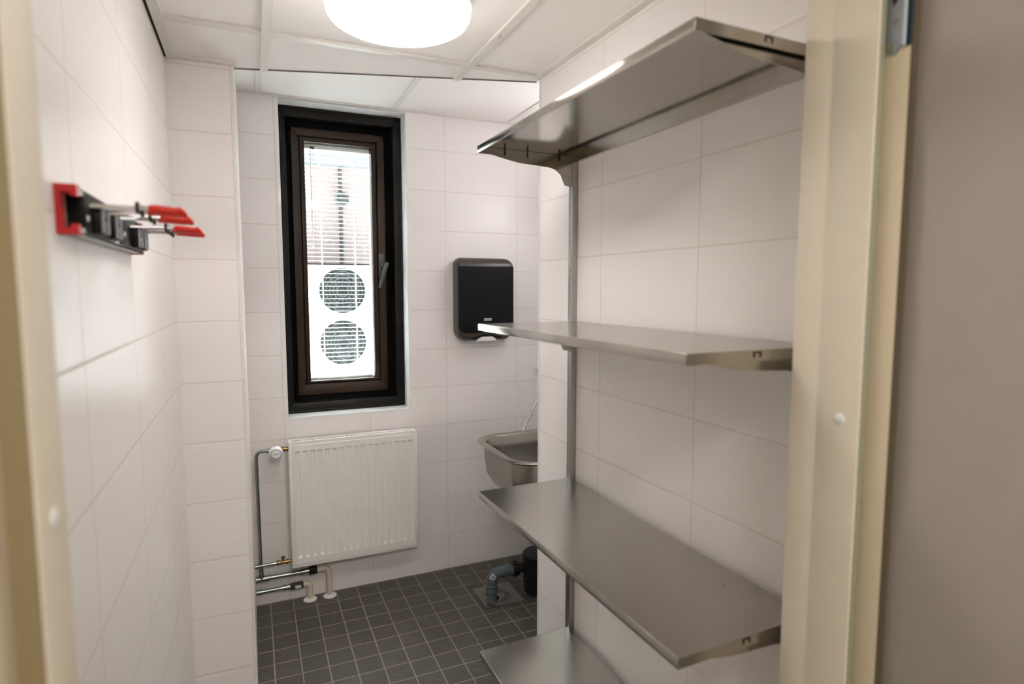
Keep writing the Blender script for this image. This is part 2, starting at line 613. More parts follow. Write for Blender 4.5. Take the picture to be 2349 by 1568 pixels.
# ------------------------------------------------------------------ shell
struct('floor', MB().box(-1.6, 1.9, -1.9, 3.25, -0.1, 0.0), M['floor'])
struct('wall_left', MB().box(-0.42, XL, JY0, YP + 0.03, 0, 2.4), M['tile_left'])
struct('wall_pier', MB().prism([(-0.42, 2.159, 0), (XL, 2.1544, 0), (AL, 2.150, 0), (AL, 3.2, 0), (-0.42, 3.2, 0)], (0, 0, 2.4)), M['tile_pier'])
WX0, WX1, WZ0 = 0.135, 0.722, 0.888
far = MB()
far.box(AL - 0.1, WX0, YF, 3.21, 0, 2.42).box(WX1, AR + 0.15, YF, 3.21, 0, 2.42)
far.box(WX0, WX1, YF, 3.21, 0, WZ0).box(WX0, WX1, YF, 3.21, 2.356, 2.42)
struct('wall_back', far, M['tile_back'])
struct('wall_right', MB().box(RX, 1.62, 0.52, 1.85, 0, 2.42), M['tile_right'], rot=RA)
struct('wall_alcove', MB().box(AR, AR + 0.12, 1.7, 3.2, 0, 2.42), M['tile_back'])
fr = MB()
fr.box(-1.6, JL - 0.03, 0.6, 0.7, 0, 2.5).box(JR + 0.06, 1.75, 0.52, 0.7, 0, 2.5).box(JL - 0.03, JR + 0.06, 0.6, 0.7, 2.1, 2.5)
struct('wall_front', fr, M['plaster'])
# corridor in front of the doorway
struct('wall_corridor_back', MB().box(-1.6, 1.9, -1.95, -1.85, 0, 2.5), M['plaster'])
struct('wall_corridor_left', MB().box(-1.65, -1.55, -1.9, 0.65, 0, 2.5), M['plaster'])
struct('wall_corridor_right', MB().box(1.75, 1.85, -1.9, 0.65, 0, 2.5), M['plaster'])
struct('ceiling_corridor', MB().box(-1.7, 1.9, -1.95, 0.62, 2.46, 2.5), M['panel'])

# low ceiling: mineral panels lying in a white grid, cut off on a slant where the alcove begins
pz = ZC + 0.008
rx = lambda y, t=0.0: (RX - t - 0.0195 * y)        # right wall face in world x at depth y
cl = MB()
pts = [(-0.36, 0.62), (1.05, 0.62), (1.05, edge_y(1.05)), (AL + 0.0, edge_y(AL)), (AL - 0.01, YP + 0.02), (-0.36, YP + 0.02)]
cl.prism([(x, y, pz) for x, y in pts], (0, 0, 2.47 - pz))
struct('ceiling', cl, M['panel'])
struct('ceiling_alcove', MB().box(AL - 0.2, AR + 0.1, 1.6, 3.05, ZA + 0.006, 2.46), M['panel'])
n_trim = [0]
def trim(mb, m, rot=0.0, label=None):
    n_trim[0] += 1
    return struct('trim_%d' % n_trim[0], mb, m, rot, label=label)
hw = 0.012
def bar_y(xc, z):
    trim(MB().prism([(xc - hw, 0.66, z), (xc + hw, 0.66, z), (xc + hw, edge_y(xc + hw), z), (xc - hw, edge_y(xc - hw), z)], (0, 0, 0.012)), M['tbar'])
bar_y(0.062, ZC)
bar_y(0.666, ZC)
for y in (1.855, 1.255):
    for x0, x1 in ((XL + 0.02, 0.062 - hw), (0.062 + hw, 0.666 - hw), (0.666 + hw, rx(y, 0.02))):
        trim(MB().box(x0, x1, y - hw, y + hw, ZC + 0.001, ZC + 0.012), M['tbar'])
trim(MB().prism([(AL + 0.004, edge_y(AL + 0.004) - 0.003, ZC + 0.005), (0.93, edge_y(0.93) - 0.003, ZC + 0.005), (0.93, edge_y(0.93) + 0.002, ZC + 0.005), (AL + 0.004, edge_y(AL + 0.004) + 0.002, ZC + 0.005)], (0, 0, 0.006)), M['edge_shade'])  # grey strip painted in as the shadow line along the slanted edge
# wall angles of the low ceiling, with a dark strip painted in for the shadow gap on the left
trim(MB().box(XL + 0.008, XL + 0.034, 0.66, YP - 0.004, ZC - 0.002, ZC + 0.010), M['tbar'])
trim(MB().box(XL, XL + 0.008, 0.66, YP, ZC + 0.004, ZC + 0.009), M['gap_shade'])  # dark strip painted in for the shadow gap, not a trim profile
trim(MB().box(XL + 0.034, AL + 0.012, YP - 0.026, YP - 0.002, ZC - 0.001, ZC + 0.010), M['tbar'])
trim(MB().box(RX - 0.024, RX, 0.66, 1.85, ZC - 0.001, ZC + 0.010), M['tbar'], rot=RA)
# alcove grid
for xc in (0.058, 0.662, 1.268):
    trim(MB().box(xc - hw, xc + hw, 1.8, YF - 0.018, ZA, ZA + 0.008), M['tbar'])
trim(MB().box(AL, WX0 + 0.002, YF - 0.018, YF, ZA - 0.001, ZA + 0.008), M['tbar'])
trim(MB().box(WX0 + 0.002, AR, YF - 0.012, YF, ZA - 0.0005, ZA + 0.008), M['tbar'])
trim(MB().box(AR - 0.02, AR, 1.86, YF, ZA - 0.0005, ZA + 0.008), M['tbar'])
# white corner profiles on the tiled corners
trim(MB().box(AL - 0.009, AL + 0.002, 2.1475, 2.160, 0, ZC, bev=0.0015), M['trim'])
trim(MB().box(RX - 0.002, RX + 0.008, 1.840, 1.852, 0, ZC, bev=0.0015), M['trim'], rot=RA)
# window reveal lining
rv = 0.003
trim(MB().box(WX0 - 0.010, WX0 + rv, YF - 0.002, 3.045, WZ0 + 0.001, ZA - 0.004), M['reveal'])
trim(MB().box(WX1 - rv, WX1 + 0.010, YF - 0.002, 3.045, WZ0 + 0.001, ZA - 0.004), M['reveal'])
trim(MB().box(WX0 - 0.010, WX1 + 0.010, YF - 0.002, 3.045, WZ0 - 0.010, WZ0 + 0.001), M['reveal'])
trim(MB().box(WX0 + rv, WX1 - rv, YF, 3.045, 2.353, 2.358), M['reveal'])

# ------------------------------------------------------------------ door frame and open door
d1 = thing('door_1', 'cream door frame around the opening with grey door opened outwards', None, (JR, JY0, 0), kind='structure')
def jamb(sgn, x):
    """sgn +1: right jamb (faces -x)"""
    mb = MB()
    s = sgn
    def bx(a, b_, y0, y1, z0, z1, bev=0.002):
        xs = sorted((x + s * a, x + s * b_))
        mb.box(xs[0], xs[1], y0, y1, z0, z1, bev)
    bx(0, 0.06, JY0 if s > 0 else 0.579, 0.657, 0, 2.10)
    if s > 0:
        bx(0.001, 0.06, 0.655, JY1 + 0.002, 0, 2.10)
    return mb
link('jamb', jamb(1, JR), M['frame_paint'], d1)
link('jamb', jamb(-1, JL), M['frame_paint'], d1)
link('door_head', MB().box(JL, JR, JY0, JY1, 2.06, 2.10), M['frame_paint'], d1)
link('rebate', MB().box(JR + 0.013, JR + 0.075, 0.5485, JY0 + 0.002, 0, 2.1, 0.0005), M['frame_paint2'], d1)
link('rebate', MB().box(JL - 0.075, JL - 0.019, 0.525, 0.581, 0, 2.1, 0.001), M['frame_paint2'], d1)
link('seal', MB().box(JR + 0.003, JR + 0.013, JY0 - 0.002, JY0 + 0.002, 0, 2.06, 0.001), M['seal'], d1)
link('seal', MB().box(JL - 0.03, JL - 0.002, 0.575, 0.581, 0, 2.06, 0.001), M['seal_brown'], d1)
for x, s in ((JR, -1), (JL, 1)):
    link('screw_cap', MB().lathe([(0.0085, 0), (0.0085, 0.001), (0.006, 0.0022), (0, 0.0026)], (x, 0.617, 1.299), (s, 0, 0), 24), M['cap'], d1)
# the leaf swings out into the corridor, its face almost in line with the jamb
link('door_leaf', MB().box(JR + 0.0255, JR + 0.0655, -0.36, 0.547, 0.008, 2.08, 0.0008), M['door'], d1)
link('hinge_gap_shade', MB().box(JR + 0.0135, JR + 0.0252, 0.5455, 0.5484, 0.01, 2.06), M['gap_shade_brown'], d1)  # strip coloured dark for the shade between rebate and leaf
hg = link('hinge', MB().prism([(JR + 0.0132, y, z) for y, z in [(0.583, 2.02), (0.583, 1.846), (0.5815, 1.834), (0.578, 1.826), (0.572, 1.822), (0.567, 1.824), (0.563, 1.829), (0.558, 1.831), (0.558, 2.02)]], (-0.0022, 0, 0)), M['zinc'], d1)
link('hinge_roll', MB().tube([(JR + 0.0118, 0.5575, 1.830), (JR + 0.0118, 0.5575, 2.03)], 0.0028, 16), M['zinc_bright'], hg)
link('knuckle', MB().tube([(JR + 0.0155, 0.5515, 1.829), (JR + 0.0155, 0.5515, 2.03)], 0.0048, 20), M['zinc_light'], hg)
for y, z in ((0.5695, 1.866), (0.5765, 1.834)):
    link('screw', MB().lathe([(0.0055, 0), (0.005, 0.0008), (0.003, 0.0002), (0, 0.0002)], (JR + 0.011, y, z), (-1, 0, 0), 20), M['screw'], hg)
link('latch_hole', MB().prism([(JR + 0.011, y, z) for y, z in [(0.576, 1.955), (0.577, 1.897), (0.574, 1.888), (0.566, 1.897), (0.566, 1.955)]], (-0.0006, 0, 0)), M['brown_hole'], hg)

# ------------------------------------------------------------------ ceiling lamp
LX, LY = 0.338, 1.425
lamp = thing('ceiling_lamp', 'round white glowing flush ceiling lamp on the panel ceiling', 'lamp', (LX, LY, ZC))
link('lamp_base', MB().lathe([(0.160, 0.0), (0.162, -0.030), (0.1685, -0.044), (0.1685, -0.062), (0.160, -0.064)], (LX, LY, pz), (0, 0, 1), 96), M['white_plastic'], lamp)
prof = [(0.163, -0.060), (0.1655, -0.067), (0.164, -0.080), (0.159, -0.088), (0.148, -0.094), (0.120, -0.098), (0.06, -0.1005), (0.0, -0.101)]
link('diffuser', MB().lathe(prof, (LX, LY, pz), (0, 0, 1), 96), M['lamp'], lamp)

wl_ = thing('mirror_lamp', 'opal tube wall lamp above the sink on the alcove wall', 'lamp', (AR, 2.38, 1.93))
link('lamp_base', MB().box(AR - 0.02, AR, 2.17, 2.59, 1.915, 1.965, 0.004), M['white_plastic'], wl_)
link('tube_shade', MB().tube([(AR - 0.045, 2.18, 1.94), (AR - 0.045, 2.58, 1.94)], 0.027, 24), M['lamp_wall'], wl_)

# ------------------------------------------------------------------ wall shelving on the right wall (rotated frame: x' = RX - t, y' = along the wall)
def upright(s0, label):
    t = thing('slotted_upright', label, 'shelf upright', (RX, s0, 0.12), RA, 'slotted uprights on the right wall')
    sw, zb, zt, p, sh = 0.025, 0.12, 1.945, 0.02774, 0.018
    us = [s0, s0 + 0.0052, s0 + 0.0087, s0 + 0.0163, s0 + 0.0198, s0 + sw]
    vs = [zb]
    z = 1.4174 - 0.5 * sh - p * 46
    while z < zt - 0.03:
        if z > zb + 0.01:
            vs += [z, z + sh]
        z += p
    vs.append(zt)
    mb = MB()
    hole = lambda i, j: i in (1, 3) and j % 2 == 1
    for tt in (0.018, 0.0165):
        mb.sheet(us, vs, hole, lambda u, v, tt=tt: (RX - tt, u, v))
    link('channel', MB().box(RX - 0.018, RX, s0, s0 + 0.0015, zb, zt).box(RX - 0.018, RX, s0 + sw - 0.0015, s0 + sw, zb, zt).box(RX - 0.0015, RX, s0, s0 + sw, zb, zt), M['steel_up'], t)
    link('slot_shade', MB().box(RX - 0.014, RX - 0.004, s0 + 0.002, s0 + sw - 0.002, zb, zt), M['black'], t, smooth=None)  # black filler added so the slots look deep and shaded
    link('slotted_face', mb, M['steel_up'], t, smooth=None)
    return t
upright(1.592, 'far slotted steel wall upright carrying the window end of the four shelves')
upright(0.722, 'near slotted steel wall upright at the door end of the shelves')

S0, S1, TF, TB = 0.717, 1.600, 0.328, 0.020
def bracket_mb(s, ztop):
    prof = [(0.312, -0.0135), (0.290, -0.0185), (0.262, -0.0245), (0.228, -0.031), (0.194, -0.036), (0.14, -0.0385), (0.095, -0.041), (0.080, -0.045), (0.070, -0.051), (0.060, -0.062), (0.052, -0.075), (0.044, -0.090), (0.019, -0.093), (0.019, -0.003), (0.312, -0.003)]
    return MB().prism([(RX - t, s, ztop + z) for t, z in prof], (0, 0.002, 0))
def shelf(ztop, label):
    th = thing('steel_wall_shelf', label, 'shelf', (RX - TB, S0, ztop), RA, 'steel shelves on the right wall')
    x0, x1 = RX - TF, RX - TB
    lip = 0.0195
    tr = MB()
    tr.box(x0, x1, S0, S1, ztop - 0.0014, ztop, 0.0005, 1)
    link('tray', tr, M['steel'], th)
    link('front_lip', MB().box(x0 - 0.0006, x0 + 0.0014, S0, S1, ztop - lip, ztop - 0.0005, 0.0006, 2), M['steel'], th)
    link('back_lip', MB().box(x1 - 0.0014, x1, S0, S1, ztop - 0.024, ztop - 0.001).box(x1 - 0.012, x1, S0, S1, ztop - 0.0254, ztop - 0.024), M['steel'], th)
    for y0, y1 in ((S0, S0 + 0.0014), (S1 - 0.0014, S1)):
        link('end_lip', MB().box(x0, x1, y0, y1, ztop - lip, ztop - 0.0005, 0.0004, 1), M['steel'], th)
    for s in (S0 + 0.009, S1 - 0.004):
        br = link('bracket', bracket_mb(s, ztop), M['steel'], th)
    # punched tab in the near end lip and small clips on the far bracket
    x = RX - 0.178
    link('punched_tab', MB().box(x - 0.0085, x - 0.006, S0 - 0.0012, S0, ztop - 0.0125, ztop - 0.003).box(x + 0.006, x + 0.0085, S0 - 0.0012, S0, ztop - 0.0125, ztop - 0.003).box(x - 0.0085, x + 0.0085, S0 - 0.0012, S0, ztop - 0.0055, ztop - 0.003), M['black_rubber'], th)
    for t in (0.244, 0.171, 0.064):
        link('clip', MB().box(RX - t - 0.0012, RX - t + 0.0012, S1 - 0.0075, S1 - 0.004, ztop - 0.019, ztop - 0.002, 0.0004, 1), M['black_rubber'], th)
    return th
shelf(1.900, 'topmost long steel shelf on the right wall, seen from below')
shelf(1.397, 'second steel shelf from the top, at eye level in front of the towel dispenser')
sh3 = shelf(0.896, 'third steel shelf from the top, wide top surface in front of the sink')
for x, y, l in ((0.678, 1.084, 0.016), (0.877, 0.869, 0.012)):
    link('scuff_mark', MB().box(x - 0.0008, x + 0.0008, y - l / 2, y + l / 2, 0.8958, 0.8962), M['grey_ink'], sh3, smooth=None)
shelf(0.394, 'lowest steel shelf near the floor, only its far end in view')

# ------------------------------------------------------------------ window
FY, SY = 3.042, 3.088
w1 = thing('window_1', 'narrow tall dark brown window with blind in the far wall', None, (0.43, FY, WZ0), kind='structure')
OX0, OX1, OZ0, OZ1 = 0.1385, 0.7185, 0.8895, 2.353
IX0, IX1, IZ0, IZ1 = 0.171, 0.678, 0.939, 2.305
def ring(mb, y0, y1, ax0, ax1, az0, az1, bx0, bx1, bz0, bz1, bev=0.002):
    """frame of four mitred bars between an outer and an inner rectangle"""
    o = [(ax0, az0), (ax1, az0), (ax1, az1), (ax0, az1)]
    i = [(bx0, bz0), (bx1, bz0), (bx1, bz1), (bx0, bz1)]
    for k in range(4):
        q = (k + 1) % 4
        mb.prism([(o[k][0], y0, o[k][1]), (o[q][0], y0, o[q][1]), (i[q][0], y0, i[q][1]), (i[k][0], y0, i[k][1])], (0, y1 - y0, 0), bev)
    return mb
fr = ring(MB(), FY, 3.16, OX0, OX1, OZ0, OZ1, IX0, IX1, IZ0, IZ1, 0.002)
wf = link('window_frame', fr, M['bronze_dark'], w1)
# raised outer step on the frame and the rebate behind it
link('frame_bead', ring(MB(), FY - 0.005, FY + 0.002, OX0, OX1, OZ0, OZ1, OX0 + 0.012, OX1 - 0.012, OZ0 + 0.012, OZ1 - 0.012, 0.002), M['bronze_dark'], wf)
link('frame_rebate', ring(MB(), 3.112, 3.16, IX0 - 0.002, IX1 + 0.002, IZ0 - 0.002, IZ1 + 0.002, 0.210, 0.632, 0.985, 2.262, 0.001), M['gasket'], wf)
for x, z in ((0.163, 2.322), (0.155, 2.296), (0.664, 2.322), (0.690, 2.300), (0.158, 0.955), (0.176, 0.918), (0.690, 0.955), (0.150, 1.32), (0.150, 1.95), (0.692, 1.95), (0.692, 1.32)):
    link('frame_screw', MB().lathe([(0.0032, 0), (0.0028, 0.0012), (0, 0.0015)], (x, FY, z), (0, -1, 0), 12), M['gasket'], wf)
sash = link('sash', ring(MB(), SY, 3.155, 0.197, 0.642, 0.967, 2.271, 0.2325, 0.605, 1.021, 2.233, 0.003), M['bronze'], w1)
link('sash_groove', ring(MB(), SY + 0.006, 3.15, 0.2325, 0.605, 1.021, 2.233, 0.238, 0.5995, 1.027, 2.2275, 0.0005), M['gasket'], sash)
link('glazing_bead', ring(MB(), SY + 0.002, 3.15, 0.238, 0.5995, 1.027, 2.2275, 0.2575, 0.577, 1.037, 2.208, 0.002), M['bronze'], sash)
link('pane', MB().box(0.250, 0.585, 3.118, 3.120, 1.030, 2.215), M['glass'], sash, smooth=None)
link('pane', MB().box(0.250, 0.585, 3.186, 3.188, 1.030, 2.215), M['glass'], sash, smooth=None)
link('spacer', ring(MB(), 3.121, 3.186, 0.235, 0.605, 1.02, 2.23, 0.2575, 0.5785, 1.034, 2.210, 0.0005), M['alu'], sash)
for z in (0.99, 2.215):
    link('hinge', MB().tube([(0.186, 3.082, z - 0.028), (0.186, 3.082, z + 0.028)], 0.0075, 18), M['gasket'], sash)
# lever handle
link('handle_plate', MB().box(0.603, 0.632, SY - 0.012, SY + 0.001, 1.553, 1.678, 0.003), M['handle'], sash)
hd = link('handle', MB().prism([(0.627, 3.040, 1.632), (0.650, 3.040, 1.632), (0.607, 3.040, 1.502), (0.593, 3.040, 1.504)], (0, 0.012, 0), 0.002), M['handle'], sash)
link('handle_neck', MB().box(0.616, 0.634, 3.046, SY - 0.010, 1.612, 1.634, 0.002), M['handle'], hd)

# venetian blind between the panes
bl = thing('venetian_blind', 'white slatted venetian blind covering the window glass', 'blind', (0.418, 3.152, 2.207), None or 0.0)
BX0, BX1, BY = 0.262, 0.573, 3.152
link('headrail', MB().box(BX0 - 0.002, BX1 + 0.004, BY - 0.014, BY + 0.014, 2.186, 2.209, 0.0015), M['slat'], bl)
link('rail_clip', MB().box(0.287, 0.308, BY - 0.0155, BY - 0.013, 2.184, 2.198, 0.001), M['grey_ink'], bl)
def slat_mb():
    mb = MB()
    n, w, tilt, th = 6, 0.025, 0.02, 0.0006
    top, bot = [], []
    for k in range(n + 1):
        q = (k / n - 0.5)
        y = q * w
        z = y * tilt * 1.0 + 0.0016 * (1 - 4 * q * q)
        top.append((BX0, BY + y, 2.17 + z + th))
        bot.append((BX0, BY + y, 2.17 + z))
    mb.prism(top + list(reversed(bot)), (BX1 - BX0, 0, 0))
    return mb
first = link('slat', slat_mb(), M['slat'], bl)
PITCH_S = 0.0213
for k in range(1, 53):
    c = first.copy()
    COL.objects.link(c)
    c.parent = bl
    c.location.z = -PITCH_S * k
link('bottom_rail', MB().box(BX0, BX1, BY - 0.012, BY + 0.012, 1.037, 1.047, 0.002), M['slat'], bl)
for x in (0.334, 0.498):
    link('ladder_cord', MB().tube([(x, BY - 0.0135, 1.045), (x, BY - 0.0135, 2.188)], 0.0011, 6).tube([(x, BY + 0.0135, 1.045), (x, BY + 0.0135, 2.188)], 0.0011, 6), M['slat'], bl)
link('tilt_wand', MB().tube([(0.2885, BY - 0.019, 2.18), (0.2905, BY - 0.019, 1.73)], 0.0028, 8).tube([(0.2905, BY - 0.019, 1.73), (0.2908, BY - 0.019, 1.70)], 0.0042, 8), M['white_plastic'], bl)
link('pull_cord', MB().tube([(0.301, BY - 0.018, 2.18), (0.3035, BY - 0.018, 1.55)], 0.0006, 6).tube([(0.3035, BY - 0.018, 1.55), (0.3035, BY - 0.018, 1.536)], [0.001, 0.0025], 8), M['pipe_grey'], bl)
ls = MB()
for k in range(9):
    h = (0.0022, 0.0032, 0.0026)[k % 3]
    ls.box(0.2635 + k * 0.0021, 0.265 + k * 0.0021, BY - 0.0128, BY - 0.0122, 1.0745 - h * 0.5, 1.0745 + h * 0.5)
link('slat_print', ls, M['grey_ink'], bl, smooth=None)

# ------------------------------------------------------------------ outside: wall opposite with a heat pump
ex = MB()
ex.box(-4, 6, 6.0, 6.2, 0.1, 2.66)
bd = thing('building', 'pale pink clad building wall across the yard outside the window', 'building', (0.8, 6.0, 0.2))
link('clad_wall', ex, M['facade'], bd, smooth=None)
link('eave', MB().box(-4, 6, 5.75, 6.2, 2.66, 3.3, 0.01), M['eave'], bd)
link('downpipe', MB().tube([(0.808, 5.955, 0.2), (0.815, 5.955, 2.66)], 0.019, 16), M['pipe_grey'], bd)
vt = link('wall_vent', MB().lathe([(0.066, 0), (0.066, 0.05), (0.058, 0.056), (0.056, 0.03), (0, 0.03)], (0.826, 5.95, 2.352), (0, -1, 0), 32), M['eave'], bd)
for k in range(6):
    z = 2.352 + (k - 2.5) * 0.018
    hw_ = math.sqrt(max(0.0, 0.056 ** 2 - (z - 2.352) ** 2))
    link('vent_louvre', MB().box(0.826 - hw_, 0.826 + hw_, 5.894, 5.905, z - 0.005, z + 0.004), M['pipe_grey'], vt)
struct('ground_yard', MB().box(-4, 9, 3.21, 6.3, 0.0, 0.2), M['asphalt'])
UY = 5.4
hp = thing('heat_pump', 'white outdoor unit with two round fans stacked, seen through the blind', 'air conditioner', (0.735, UY + 0.2, 0.2))
cs = MB()
holes = [(0.735, 1.48), (0.733, 1.022)]
R_F = 0.2
# front plate with two round openings
tb = bmesh.new()
def loop(pts):
    vs = [tb.verts.new((x, UY, z)) for x, z in pts]
    return [tb.edges.new((vs[i], vs[(i + 1) % len(vs)])) for i in range(len(vs))]
es = loop([(0.25, 0.33), (1.2, 0.33), (1.2, 1.716), (0.25, 1.716)])
for hx, hz in holes:
    es += loop([(hx + R_F * math.cos(2 * pi * k / 48), hz + R_F * math.sin(2 * pi * k / 48)) for k in range(48)])
bmesh.ops.triangle_fill(tb, use_beauty=True, edges=es, normal=(0, -1, 0))
cs.merge(tb)
cs.box(0.25, 0.27, UY, UY + 0.36, 0.33, 1.716).box(1.18, 1.2, UY, UY + 0.36, 0.33, 1.716).box(0.25, 1.2, UY, UY + 0.36, 1.70, 1.716).box(0.25, 1.2, UY, UY + 0.36, 0.33, 0.35).box(0.25, 1.2, UY + 0.34, UY + 0.36, 0.33, 1.716)
link('casing', cs, M['unit_white'], hp, smooth=None)
link('foot', MB().box(0.32, 0.40, UY + 0.02, UY + 0.34, 0.2, 0.33), M['eave'], hp)
link('foot', MB().box(1.05, 1.13, UY + 0.02, UY + 0.34, 0.2, 0.33), M['eave'], hp)
for hx, hz in holes:
    wl = link('fan_well', MB().lathe([(R_F, 0), (R_F * 0.97, 0.10), (R_F * 0.9, 0.12), (0, 0.12)], (hx, UY + 0.002, hz), (0, 1, 0), 48), M['fan_dark'], hp)
    bm_ = MB()
    bm_.lathe([(0.045, 0), (0.045, 0.05), (0, 0.05)], (hx, UY + 0.10, hz), (0, -1, 0), 24)
    for k in range(5):
        a = 2 * pi * k / 5 + 0.4
        p = []
        for rr, da, dy in ((0.04, -0.25, 0.03), (0.11, -0.30, 0.025), (0.185, -0.42, 0.02), (0.19, 0.35, 0.085), (0.11, 0.30, 0.085), (0.04, 0.3, 0.08)):
            p.append((hx + rr * math.cos(a + da), UY + 0.01 + dy, hz + rr * math.sin(a + da)))
        bm_.prism(p, (0, 0.004, 0))
    link('fan_rotor', bm_, M['fan_grey'], wl)
    gb = MB()
    for rr in (0.05, 0.08, 0.11, 0.14, 0.17, 0.198):
        gb.tube([(hx + rr * math.cos(2 * pi * k / 40), UY - 0.006, hz + rr * math.sin(2 * pi * k / 40)) for k in range(41)], 0.002, 6, cap=False)
    for k in range(16):
        a = 2 * pi * k / 16
        gb.tube([(hx + 0.04 * math.cos(a), UY - 0.006, hz + 0.04 * math.sin(a)), (hx + 0.2 * math.cos(a), UY - 0.004, hz + 0.2 * math.sin(a))], 0.0016, 6)
    link('fan_guard', gb, M['fan_grey'], wl)

# ------------------------------------------------------------------ radiator
RY = 2.848
rad = thing('radiator', 'white ribbed panel radiator below the window', 'radiator', (0.43, 2.88, 0.193))
gx, n_g = 0.167, 17
us = [0.145, 0.149]
dus = [0.004, 0.0]
for k in range(n_g):
    c = gx + 0.033 * k
    us += [c - 0.0105, c - 0.0065, c + 0.0065, c + 0.0105]
    dus += [0.0, 0.0075, 0.0075, 0.0]
us += [0.7165, 0.7205]
dus += [0.0, 0.004]
zs = [0.203, 0.207, 0.236, 0.248, 0.743, 0.749, 0.776, 0.780]
dz = [1, 0, 0, 1, 1, 0, 0, 1]
fp = MB()
D = dict(zip(us, dus))
Z = dict(zip(zs, dz))
def rad_pt(u, v):
    d = D[u]
    if v in (0.203, 0.780): d = 0.005
    elif d != 0.004: d = d * Z[v]
    return (u, RY + d, v)
fp.sheet(us, zs, lambda i, j: False, rad_pt)
fp.box(0.146, 0.7195, RY + 0.009, RY + 0.016, 0.204, 0.779)
link('front_panel', fp, M['radiator'], rad, smooth=25)
link('side_cover', MB().box(0.129, 0.1325, RY + 0.004, 2.912, 0.193, 0.793, 0.001).box(0.129, 0.146, RY + 0.003, RY + 0.006, 0.193, 0.793, 0.001), M['radiator'], rad)
link('side_cover', MB().box(0.7275, 0.731, RY + 0.004, 2.912, 0.193, 0.793, 0.001).box(0.719, 0.731, RY + 0.003, RY + 0.006, 0.193, 0.793, 0.001), M['radiator'], rad)
gr = MB()
ru = [0.129, 0.148]
for k in range(45):
    ru += [0.148 + 0.0125 * k + 0.009, 0.148 + 0.0125 * (k + 1)]
ru[-1] = 0.731
for zz in (0.793, 0.7915):
    gr.sheet(ru, [RY + 0.003, 2.871, 2.892, 2.912], lambda i, j: j == 1 and i % 2 == 1, lambda u, v, zz=zz: (u, v, zz))
gr.box(0.1465, 0.7185, RY + 0.003, RY + 0.006, 0.779, 0.793)
link('top_grille', gr, M['radiator'], rad, smooth=None)
link('convector_shade', MB().box(0.140, 0.720, 2.866, 2.8945, 0.22, 0.772), M['gap_shade'], rad, smooth=None)  # plain convector block, coloured dark so the grille holes look shaded
link('back_panel', MB().box(0.140, 0.720, 2.895, 2.912, 0.203, 0.780, 0.003), M['radiator'], rad)
link('bottom_rim', MB().box(0.1465, 0.7185, RY + 0.003, RY + 0.008, 0.193, 0.204, 0.001), M['radiator'], rad)
for x in (0.195, 0.655):
    link('wall_bracket', MB().box(x - 0.012, x + 0.012, 2.875, YF, 0.186, 0.196, 0.001), M['white_plastic'], rad)
link('vent_plug', MB().lathe([(0.009, 0), (0.009, 0.006), (0.006, 0.007), (0.006, 0.011), (0, 0.011)], (0.731, 2.885, 0.765), (1, 0, 0), 20), M['white_plastic'], rad)

# thermostatic valve with white dial
PY = 2.882
tv = thing('radiator_valve', 'white round thermostat dial on the radiator inlet valve', 'valve', (0.066, PY, 0.757))
link('valve_body', MB().lathe([(0.0105, 0), (0.0105, 0.012), (0.0085, 0.013), (0.0085, 0.030), (0.013, 0.031), (0.013, 0.043), (0.010, 0.044), (0.010, 0.065)], (0.064, PY, 0.758), (1, 0, 0), 24).tube([(0.074, PY + 0.004, 0.758), (0.074, PY - 0.02, 0.758)], 0.011, 20), M['brass'], tv)
hdp = [(0.018, 0.0), (0.0235, 0.004), (0.0285, 0.012), (0.030, 0.028), (0.0295, 0.044), (0.0265, 0.054), (0.0225, 0.058), (0.0220, 0.0575), (0.0212, 0.0560), (0.0206, 0.0575), (0, 0.0582)]
dl = link('dial', MB().lathe(hdp, (0.074, PY - 0.018, 0.758), (0, -1, 0), 64), M['white_plastic'], tv)
link('dial_ring', MB().lathe([(0.0224, 0.0), (0.0224, 0.0008), (0.0208, 0.0008), (0.0208, 0.0)], (0.074, PY - 0.0755, 0.758), (0, -1, 0), 64), M['ink'], dl)
link('mark', MB().box(0.069, 0.077, PY - 0.05, PY - 0.046, 0.7872, 0.7886), M['ink'], dl)
MT = Matrix.Translation((0.074, PY - 0.0766, 0.7575)) @ Matrix.Rotation(pi / 2, 4, 'X') @ Matrix.Rotation(0.2, 4, 'Z')
text_mesh('lettering', 'Danfoss', 0.0075, M['grey_ink'], dl, MT, shear=0.5)

# ------------------------------------------------------------------ heating pipes left of the radiator
def sleeve(mb, a, b, r, rings=True):
    a, b = Vector(a), Vector(b)
    d = (b - a)
    L = d.length
    prof = [(r, 0), (r, L)]
    if rings:
        prof = [(r, 0), (r + 0.0022, 0.0005), (r + 0.0022, 0.0045), (r, 0.005), (r, L - 0.005), (r + 0.0022, L - 0.0045), (r + 0.0022, L - 0.0005), (r, L)]
    mb.lathe(prof, a, d, 24)
    return mb
sp = thing('heating_pipe', 'upright grey pipe bending over to the thermostat valve', 'pipe', (-0.0065, PY, 0.165), group='heating pipes beside the radiator')
link('pipe', MB().tube(fillet([(-0.0055, PY + 0.008, 0.178), (-0.0085, PY, 0.758), (0.046, PY, 0.758)], 0.05, 14), 0.0075, 20), M['pipe_zinc'], sp)
link('press_fitting', sleeve(MB(), (0.040, PY, 0.758), (0.062, PY, 0.758), 0.0098), M['pipe_zinc'], sp)
link('gasket_ring', MB().lathe([(0.0105, 0), (0.0105, 0.004)], (0.0605, PY, 0.758), (1, 0, 0), 20), M['black_rubber'], sp)
link('socket', sleeve(MB(), (-0.0055, PY + 0.008, 0.168), (-0.0055, PY + 0.008, 0.200), 0.0098), M['pipe_zinc'], sp)

